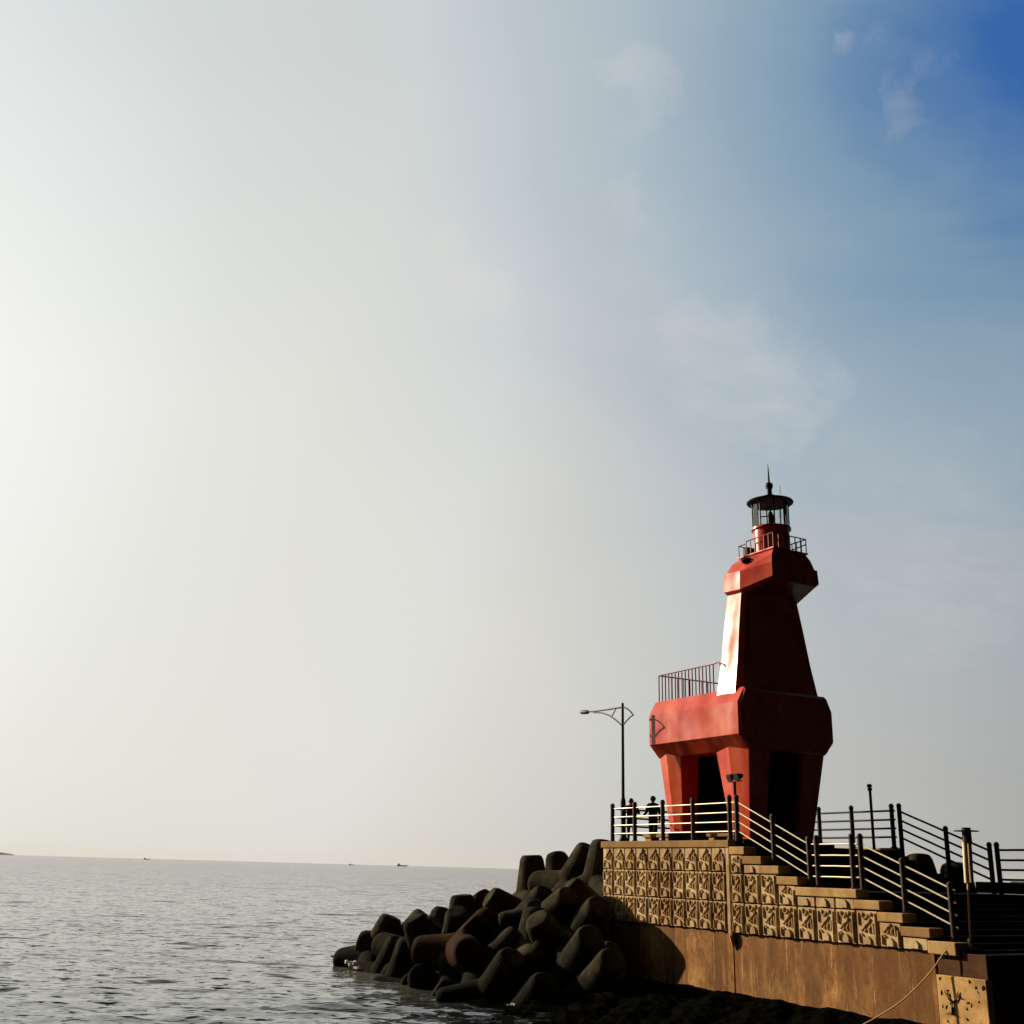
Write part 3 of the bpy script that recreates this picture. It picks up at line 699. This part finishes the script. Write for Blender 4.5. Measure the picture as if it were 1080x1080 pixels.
# the rest of the heap, packed on the slope in front of and around the pier head
def heap(s, t):
    ridge = 3.4 if s > -2.5 else max(.2, 3.4 - (-2.5-s)*.42)
    front = (t+5.2)*.95
    if 0 < s: ridge = min(ridge, 2.4-.9*s)
    back = (9.5-t)*.9
    return min(ridge, front, back)
rf = random.Random(11)
for i in range(9):
    for j in range(8):
        s = -9.6 + i*1.62 + rf.uniform(-.35, .35); t = -4.1 + j*1.45 + rf.uniform(-.3, .3)
        h = heap(s, t)
        if h < .1 or s < -8.2 or s > 3.2 or (s > -1.1 and t > -.9): continue
        if t > 5.5 : continue
        p = W(s, t, max(h-1.55, -.55))
        dv = (rf.uniform(-1, 1), rf.uniform(-1, 1), rf.uniform(-.4, 1)); 
        tetra(p, dv, rf.uniform(0, 6.28), rf.uniform(.92, 1.02))
# far side of the pier
FAR = [(973, 905, 36.2, 'tetrapod with a rounded black top under the far sloping rails'), (938, 912, 37.4, 'low black tetrapod behind the double post of the far railing'),
       (1010, 914, 35.0, 'black tetrapod between the single far post and the wrapped pole'), (1040, 934, 34.2, 'black tetrapod right of the wrapped pole, below the far rails'), (1068, 948, 33.4, 'low dark tetrapod under the rails at the frame edge'), (905, 916, 38.5, 'black tetrapod between the lighthouse foot and the camera pole')]
for i, (px, py, Y, lab) in enumerate(FAR):
    tetra(pix(px, py, Y)-Vector((0, 0, 1.45)), (random.uniform(-.3, .3), random.uniform(-.3, .3), 1), i*1.1, 1.0, lab)
for i in range(9):
    s = 2 + i*1.3; tetra(W(s, 9.2+rf.uniform(-.3, .3), 2.7-.13*i), (rf.uniform(-1, 1), rf.uniform(-1, 1), .6), rf.uniform(0, 6), 1, 'black tetrapod in the hidden row behind the pier stairs')

# keep only the tetrapods the place shows, each with a label of its own
TLAB = {
 0: 'tetrapod with one thick leg standing straight up, highest on the open-sea side',
 1: 'flat-topped tetrapod peeping out between the upright leg and the topmost leaning one',
 2: 'topmost tetrapod with a long lit leg leaning up to the right, near the wall corner',
 3: 'tetrapod touching the upper corner of the patterned wall',
 4: 'tetrapod with a squat upright leg in the middle of the ridge',
 5: 'tetrapod showing only a rounded top just right of the squat upright ridge leg',
 6: 'tetrapod at the seaward end, next to the driftwood and white foam',
 8: 'tetrapod with a broad flat leg end on the ridge above the seaward end',
 9: 'tetrapod with a pale-edged leg leaning right, second in the row from the seaward end',
 10: 'tetrapod peeping over the ridge left of the squat upright leg',
 11: 'tetrapod with a wide black leg end just left of the rusty one',
 13: 'rusty brown tetrapod with one round leg end facing the viewer',
 14: 'tetrapod with a lit leg slanting up to the right, just right of the rusty one',
 15: 'tetrapod with a blunt leg pointing left to sea, below the thick upright leg',
 16: 'tetrapod with a low rounded back just under the foot of the thick upright leg',
 17: 'tetrapod with an olive rounded leg top in the middle of the dark slope',
 18: 'tetrapod with a big shaded leg end below the topmost one, facing the viewer',
 19: 'tetrapod with a leg lying against the end of the patterned wall',
 20: 'tetrapod with a lit leg leaning right, in the dark lower slope beside the stained wall',
 21: 'tetrapod half hidden between the two lit legs nearest the stained wall',
 22: 'lowest tetrapod near the stained wall, its lit leg end above the black ledge',
 23: 'tetrapod at the water edge below the rusty one, with an L of two lit legs',
 24: 'tetrapod standing in the water right behind the white foam',
 30: 'tetrapod with a steep lit leg between the foam and the rusty one',
 37: 'tetrapod almost sunk at the waterline right of the white foam',
 38: 'tetrapod with a dark leg behind the rusty one, under the squat upright leg',
 44: 'tetrapod with a round black leg end at the waterline below the rusty one',
 46: 'tetrapod with a dark leg across the foot of the thick upright leg',
 51: 'tetrapod showing a dark sliver under the rusty round leg end',
 52: 'tetrapod with a black leg end between the rusty one and the ridge',
 53: 'tetrapod with dark legs spread across the slope under the thick upright leg',
 58: 'tetrapod with thin lit edges at the waterline, under the rusty leg',
 59: 'tetrapod in deep shade between the L of lit legs and the olive leg top',
 61: 'tetrapod at the water corner where the heap meets the black ledge',
 64: 'tetrapod with a rounded black top under the far sloping rails',
 66: 'black tetrapod between the single far post and the wrapped pole',
}
for i_, o_ in enumerate(TETRAS):
    if i_ in TLAB: o_['label'] = TLAB[i_]
    else: bpy.data.objects.remove(o_)

# ------------------------------------------------------------------ rock under the heap, near-black apron over the dark water
def height_sheet(name, s0, s1, t0, t1, n, m, f, mat):
    b = MB(); vs = []
    for i in range(n+1):
        for j in range(m+1):
            s = s0+(s1-s0)*i/n; t = t0+(t1-t0)*j/m
            vs.append(b.bm.verts.new(W(s, t, f(s, t))))
    for i in range(n):
        for j in range(m):
            a = i*(m+1)+j; b.bm.faces.new((vs[a], vs[a+m+1], vs[a+m+2], vs[a+1]))
    return b.build(name, mat, None, (0, 0, 0), False)
rr_ = random.Random(5)
def rough(s, t): return .12*math.sin(s*3.1+t*1.7)+.10*math.sin(t*4.3-s*2.2)+.07*math.sin(s*7.7)*math.sin(t*6.1)+rr_.uniform(-.08, .08)
tag(height_sheet('rocky_shore', -13, 3.6, -6.5, 11, 90, 90, lambda s, t: (heap(s, t)-1.3+rough(s, t)) if not (s > -.3 and t > -.3 and t < 7) else -1.2, ROCK), kind='structure')
def apron(s, t):
    base = .58 - max(0, -t-.9)*.14 + min(0, (13.9-s))*.8
    return base + rough(s*1.1, t*1.2)*.45*(0.25+min(1, -t)) if t < 0 else .45
tag(height_sheet('black_ledge', 1.2, 15.5, -6.2, .02, 110, 70, apron, ROCK), kind='structure')  # run out over open water so the foreground goes black as in shade
tag(height_sheet('far_rocks', -1, 15, 6.75, 13, 60, 30, lambda s, t: 3.0-.1*max(0, s)-.55*max(0, t-8.5)+rough(s, t), ROCK), kind='structure')

# white foam where the swell breaks on the tip, and a stick of driftwood
b = MB()
for px, py, Y, r in ((373.5, 1017, 42.2, .16), (382, 1018.5, 41.6, .17), (378, 1021, 41.2, .10), (425, 1030, 39.6, .10), (402, 1025, 41.2, .08), (441, 1035, 38.6, .08), (476, 1043, 36.2, .09), (503, 1055, 34.2, .08), (540, 1067, 32.0, .08), (454.5, 1030.5, 37.6, .14), (458, 1034, 37.0, .10), (399, 1021, 41, .06)):
    p = pix(px, py, Y); p.z = max(p.z, .03)
    for k in range(20): b.ball(p+Vector((random.uniform(-r, r)*1.6, random.uniform(-r, r)*.8-.25, random.uniform(-r*.2, r*.8))), r*random.uniform(.12, .38), 7, (1.2, 1, .7))
tag(b.build('foam', FOAM, None, (0, 0, 0), True), 'white foam breaking against the seaward tetrapods', 'foam', kind='stuff')
b = MB(); b.path([pix(349, 1008.5, 43.5), pix(356, 1009.6, 43.5), pix(366, 1010, 43.3)], [.03, .05, .06], 7)
tag(b.build('driftwood', DARKM, None, (0, 0, 0), True), 'thin dark stick poking out to sea from the tip of the heap', 'driftwood')

# ------------------------------------------------------------------ sea
def sea():
    fr = []
    r = 9.0
    while r < 16000: fr.append(r); r += max(.05, .00095*r**1.5) if r < 3000 else r*.08
    fr = np.array(fr)
    a_f = np.linspace(-R(42), R(42), 620); a_b = np.linspace(R(42), R(318), 60)[1:-1]
    an = np.concatenate([a_f, a_b]); na = len(an)
    RR, AA = np.meshgrid(fr, an, indexing='ij')
    X, Y = RR*np.sin(AA), RR*np.cos(AA)
    Z = np.zeros_like(X)
    dr = np.gradient(fr)[:, None]*np.ones_like(X); cell = np.maximum(dr, RR*.0024)
    cell[:, 620:] = 1e3
    g = np.random.default_rng(3)
    for k in range(90):
        lam = .3*(3.2/.3)**g.random(); th = g.normal(R(250), R(38)); kx, ky = math.cos(th)*6.283/lam, math.sin(th)*6.283/lam
        amp = .0021*lam**.75
        fade = np.clip(lam/(2.2*cell)-1, 0, 1)
        ph = kx*X+ky*Y+g.random()*6.283
        Z += amp*fade*(np.sin(ph)+.22*np.sin(2*ph+1.2))
    co = np.stack([X, Y, Z], -1).reshape(-1, 3)
    nr = len(fr)
    idx = np.arange(nr*na).reshape(nr, na)
    a = idx[:-1, :]; bq = idx[1:, :]
    a2, b2 = np.roll(a, -1, 1), np.roll(bq, -1, 1)
    quads = np.stack([a, a2, b2, bq], -1).reshape(-1, 4)
    # disc in the middle
    c0 = len(co); co = np.vstack([co, [[0, 0, 0]]])
    tri = np.stack([idx[0], np.full(na, c0), np.roll(idx[0], -1)], -1)
    me = bpy.data.meshes.new('sea')
    nl = quads.size + tri.size
    me.vertices.add(len(co)); me.vertices.foreach_set('co', co.ravel())
    me.loops.add(nl); me.loops.foreach_set('vertex_index', np.concatenate([quads[:, ::-1].ravel(), tri[:, ::-1].ravel()]))
    me.polygons.add(len(quads)+len(tri))
    ls_ = np.concatenate([np.arange(len(quads))*4, len(quads)*4+np.arange(len(tri))*3])
    me.polygons.foreach_set('loop_start', ls_)
    me.polygons.foreach_set('use_smooth', np.ones(len(ls_), bool))
    me.update(calc_edges=True); me.validate()
    me.materials.append(WATER)
    o = bpy.data.objects.new('sea', me); COL.objects.link(o); tag(o, kind='structure')
    if me.polygons[0].normal.z < 0: me.flip_normals()
sea()

# ------------------------------------------------------------------ far island and ships
b = MB()
cx = pix(-66, 900, 9500); cx.z = 0
rgs = []
for k in range(9):
    f = k/8; hgt = f; sc_ = 1-f**1.6
    rgs.append([cx+Vector((math.cos(6.28318*i/40)*(560*sc_+8)*(1+.10*math.sin(i*1.3)), math.sin(6.28318*i/40)*400*sc_*(1+.1*math.cos(i*.9)), -2+f*66*(1+.05*math.sin(i*2.1+k)))) for i in range(40)])
b.loft(rgs)
tag(b.build('island_hill', ISLE, None, (0, 0, 0), True), kind='structure')
def ship(px, Y, L, lab, tall):
    base = pix(px, 540+375.9+.0275*(px-540), Y); base.z = 0
    th = Thing('cargo_ship', base, lab, 'ship', 'ships on the horizon', pier=False); th.base = Vector((0, 0, 0))
    h, w = L*.10, L*.07
    b = MB(); b.loft([[(-L*.46, -w, 0), (L*.40, -w, 0), (L*.47, 0, 0), (L*.40, w, 0), (-L*.46, w, 0)], [(-L*.5, -w*1.1, h), (L*.44, -w*1.1, h), (L*.53, 0, h*1.25), (L*.44, w*1.1, h), (-L*.5, w*1.1, h)]]); th.part('hull', b, SHIP)
    b = MB(); b.box(-L*.40, -L*.18, -w*.8, w*.8, h*1.0+.02, h*2.0, .1); b.box(-L*.36, -L*.24, -w*.7, w*.7, h*2.0+.02, h*2.5, .1); th.part('bridge', b, SHIPW)
    b = MB(); b.tube((-L*.28, 0, h*2.5), (-L*.28, 0, h*tall), L*.008, None, 6); b.tube((L*.2, 0, h), (L*.2, 0, h*tall*.8), L*.008, None, 6); th.part('mast', b, SHIP)
ship(155, 3800, 22, 'small low vessel on the horizon farthest towards the island', 3.0)
ship(371, 3600, 18, 'small vessel with a tall mast on the horizon left of the tetrapods', 4.5)
ship(424, 4800, 44, 'longest pale vessel on the horizon, nearest the tetrapods', 3.0)

# ------------------------------------------------------------------ sea haze
b = MB(); b.box(-17000, 17000, -17000, 17000, -3.2, 90)
hm_ = bpy.data.materials.new('haze'); hm_.use_nodes = True; hn = hm_.node_tree; hn.nodes.remove(hn.nodes['Principled BSDF'])
pv = hn.nodes.new('ShaderNodeVolumePrincipled'); pv.inputs['Density'].default_value = .00002; pv.inputs['Color'].default_value = (.93, .93, .92, 1)
hn.links.new(pv.outputs[0], hn.nodes['Material Output'].inputs['Volume'])
tag(b.build('haze', hm_), 'thin pale sea haze over the water', 'haze', kind='stuff')

# ------------------------------------------------------------------ light
SUN_AZ, SUN_EL = R(-55), R(22)
sun_dir = Vector((math.sin(SUN_AZ)*math.cos(SUN_EL), math.cos(SUN_AZ)*math.cos(SUN_EL), math.sin(SUN_EL)))
sd = bpy.data.lights.new('sun', 'SUN'); sd.energy = 5.0; sd.angle = R(.55); sd.color = (1, .83, .60)
so = bpy.data.objects.new('sun', sd); COL.objects.link(so); so.rotation_euler = (-sun_dir).to_track_quat('-Z', 'Y').to_euler(); so.location = (-60, 30, 60)

world = bpy.data.worlds.new('World'); sc.world = world; world.use_nodes = True
nt = world.node_tree; bg = nt.nodes['Background']; L = nt.links
EXPO = .75; K = 1/(2**EXPO)
STR = .10
sky = nt.nodes.new('ShaderNodeTexSky'); sky.sky_type = 'NISHITA'; sky.sun_disc = False
sky.sun_elevation = SUN_EL; sky.sun_rotation = SUN_AZ; sky.dust_density = 3; sky.air_density = 1.0; sky.altitude = 0
tc = nt.nodes.new('ShaderNodeTexCoord'); V = tc.outputs['Generated']
def vm(op, a, b_=None):
    n = nt.nodes.new('ShaderNodeVectorMath'); n.operation = op
    L.new(a, n.inputs[0])
    if b_ is not None:
        if isinstance(b_, (tuple, Vector)): n.inputs[1].default_value = tuple(b_)
        else: L.new(b_, n.inputs[1])
    return n
def mth(op, a, b_=None, clamp=False):
    n = nt.nodes.new('ShaderNodeMath'); n.operation = op; n.use_clamp = clamp
    for i, x in enumerate((a, b_)):
        if x is None: continue
        if isinstance(x, (int, float)): n.inputs[i].default_value = x
        else: L.new(x, n.inputs[i])
    return n.outputs[0]
nv = vm('NORMALIZE', V).outputs[0]
gdir = Vector((math.sin(R(-50))*math.cos(R(22)), math.cos(R(-50))*math.cos(R(22)), math.sin(R(22))))
g = vm('DOT_PRODUCT', nv, gdir).outputs['Value']
sep = nt.nodes.new('ShaderNodeSeparateXYZ'); L.new(nv, sep.inputs[0]); z = sep.outputs[2]
g01 = mapr(nt, g, -1, 1)
def G(x): return (x+1)/2
def lin(r_, g_, b_, m=1.): 
    f = lambda c: ((c/255+.055)/1.055)**2.4 if c > 10 else c/255/12.92
    return tuple(f(c)*m*K/STR*.1 for c in (r_, g_, b_))
low = ramp(nt, g01, [(G(-1), (.010, .011, .014)), (G(-.2), (.03, .03, .034)), (G(.34), lin(184, 183, 179)), (G(.50), lin(198, 198, 195)), (G(.65), lin(219, 216, 208)), (G(.71), lin(226, 225, 219)),
                     (G(.80), lin(227, 226, 218)), (G(.86), lin(230, 230, 223)), (G(.92), lin(240, 241, 236)), (G(.96), lin(247, 247, 241)), (G(1.), lin(255, 252, 243, 1.5))])
# wisps
add = nt.nodes.new('ShaderNodeMath'); add.operation = 'ADD'; L.new(z, add.inputs[0]); add.inputs[1].default_value = .22
dv = vm('DIVIDE', nv); cmb = nt.nodes.new('ShaderNodeCombineXYZ')
for i in range(3): L.new(add.outputs[0], cmb.inputs[i])
L.new(cmb.outputs[0], dv.inputs[1])
mp = nt.nodes.new('ShaderNodeMapping'); mp.inputs['Scale'].default_value = (1.1, 1.9, 1.0); mp.inputs['Rotation'].default_value = (0, 0, R(-25)); L.new(dv.outputs[0], mp.inputs[0])
def wn(scale, det, ro, di):
    n = nt.nodes.new('ShaderNodeTexNoise'); n.inputs['Scale'].default_value = scale; n.inputs['Detail'].default_value = det; n.inputs['Roughness'].default_value = ro; n.inputs['Distortion'].default_value = di
    L.new(mp.outputs[0], n.inputs['Vector']); return n.outputs[0]
w1 = wn(1.5, 6, .55, .4); w2 = wn(7.0, 7, .58, .5)
def pdir(px, py): return (rt*(px-540) + up*(540-py) + fwd*1158).normalized()
pol = vm('DOT_PRODUCT', nv, pdir(1130, -40)).outputs['Value']
u_ = mapr(nt, mth('ADD', pol, mth('MULTIPLY', mth('SUBTRACT', w1, .5), .05)), .75, 1.0)
hz = ramp(nt, u_, [(0, (.02,)*3), (.20, (.08,)*3), (.36, (.15,)*3), (.50, (.25,)*3), (.62, (.41,)*3), (.72, (.45,)*3), (.81, (.54,)*3), (.91, (.67,)*3), (.985, (1, 1, 1))])
deep = ramp(nt, u_, [(0, lin(128, 160, 186)), (.60, lin(116, 158, 188)), (.75, lin(104, 155, 189)), (.90, lin(42, 128, 172)), (.985, lin(50, 100, 168))])
hz = mth('MAXIMUM', hz, mapr(nt, z, .36, .64, .0, .24))
base = mixc(nt, hz, low, deep)
# soft broken cloud patches
cm = None
wob = nt.nodes.new('ShaderNodeTexNoise'); wob.inputs['Scale'].default_value = 14.; wob.inputs['Detail'].default_value = 5; wob.inputs['Roughness'].default_value = .6; L.new(nv, wob.inputs['Vector'])
wsub = vm('SUBTRACT', wob.outputs['Color'], (.5, .5, .5)); wsc = vm('SCALE', wsub.outputs[0]); wsc.inputs['Scale'].default_value = .16
nvw = vm('NORMALIZE', vm('ADD', nv, wsc.outputs[0]).outputs[0]).outputs[0]
for cpx, cpy, rad, st in ((800, 402, 4.2, .60), (735, 380, 3.4, .5), (492, 292, 2.8, .7), (678, 88, 1.9, .36), (640, 212, 1.4, .24), (952, 100, 1.9, .26), (882, 62, 1.0, .30), (1005, 600, 6.0, .32), (640, 330, 5.0, .2), (930, 520, 4.0, .2)):
    dc = vm('DOT_PRODUCT', nvw, pdir(cpx, cpy)).outputs['Value']
    mk = mth('MULTIPLY', mapr(nt, dc, math.cos(R(rad)), 1.0, 0, 1), st*.62)
    cm = mk if cm is None else mth('MAXIMUM', cm, mk)
wis = mth('MULTIPLY', mapr(nt, w2, .30, .62, .25, 1), cm, True)
wcol = mixc(nt, .75, low, lin(228, 222, 216))
base = mixc(nt, wis, base, wcol)
# sky dimmed overhead and behind the view, added so shaded faces stay black
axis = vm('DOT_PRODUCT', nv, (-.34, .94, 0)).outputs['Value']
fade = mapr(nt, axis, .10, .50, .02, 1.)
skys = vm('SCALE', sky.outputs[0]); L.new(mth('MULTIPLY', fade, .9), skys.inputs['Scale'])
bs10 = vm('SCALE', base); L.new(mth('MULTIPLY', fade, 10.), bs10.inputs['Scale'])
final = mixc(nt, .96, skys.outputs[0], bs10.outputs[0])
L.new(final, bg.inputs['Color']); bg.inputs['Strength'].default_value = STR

sc.view_settings.view_transform = 'Standard'; sc.view_settings.look = 'None'; sc.view_settings.gamma = 1
sc.view_settings.exposure = EXPO
sc.render.engine = 'CYCLES'
sc.cycles.max_bounces = 6; sc.cycles.diffuse_bounces = 3; sc.cycles.glossy_bounces = 4; sc.cycles.transparent_max_bounces = 8
sc.cycles.use_denoising = True
sc.cycles.sample_clamp_indirect = 6
sc.cycles.caustics_reflective = False; sc.cycles.caustics_refractive = False
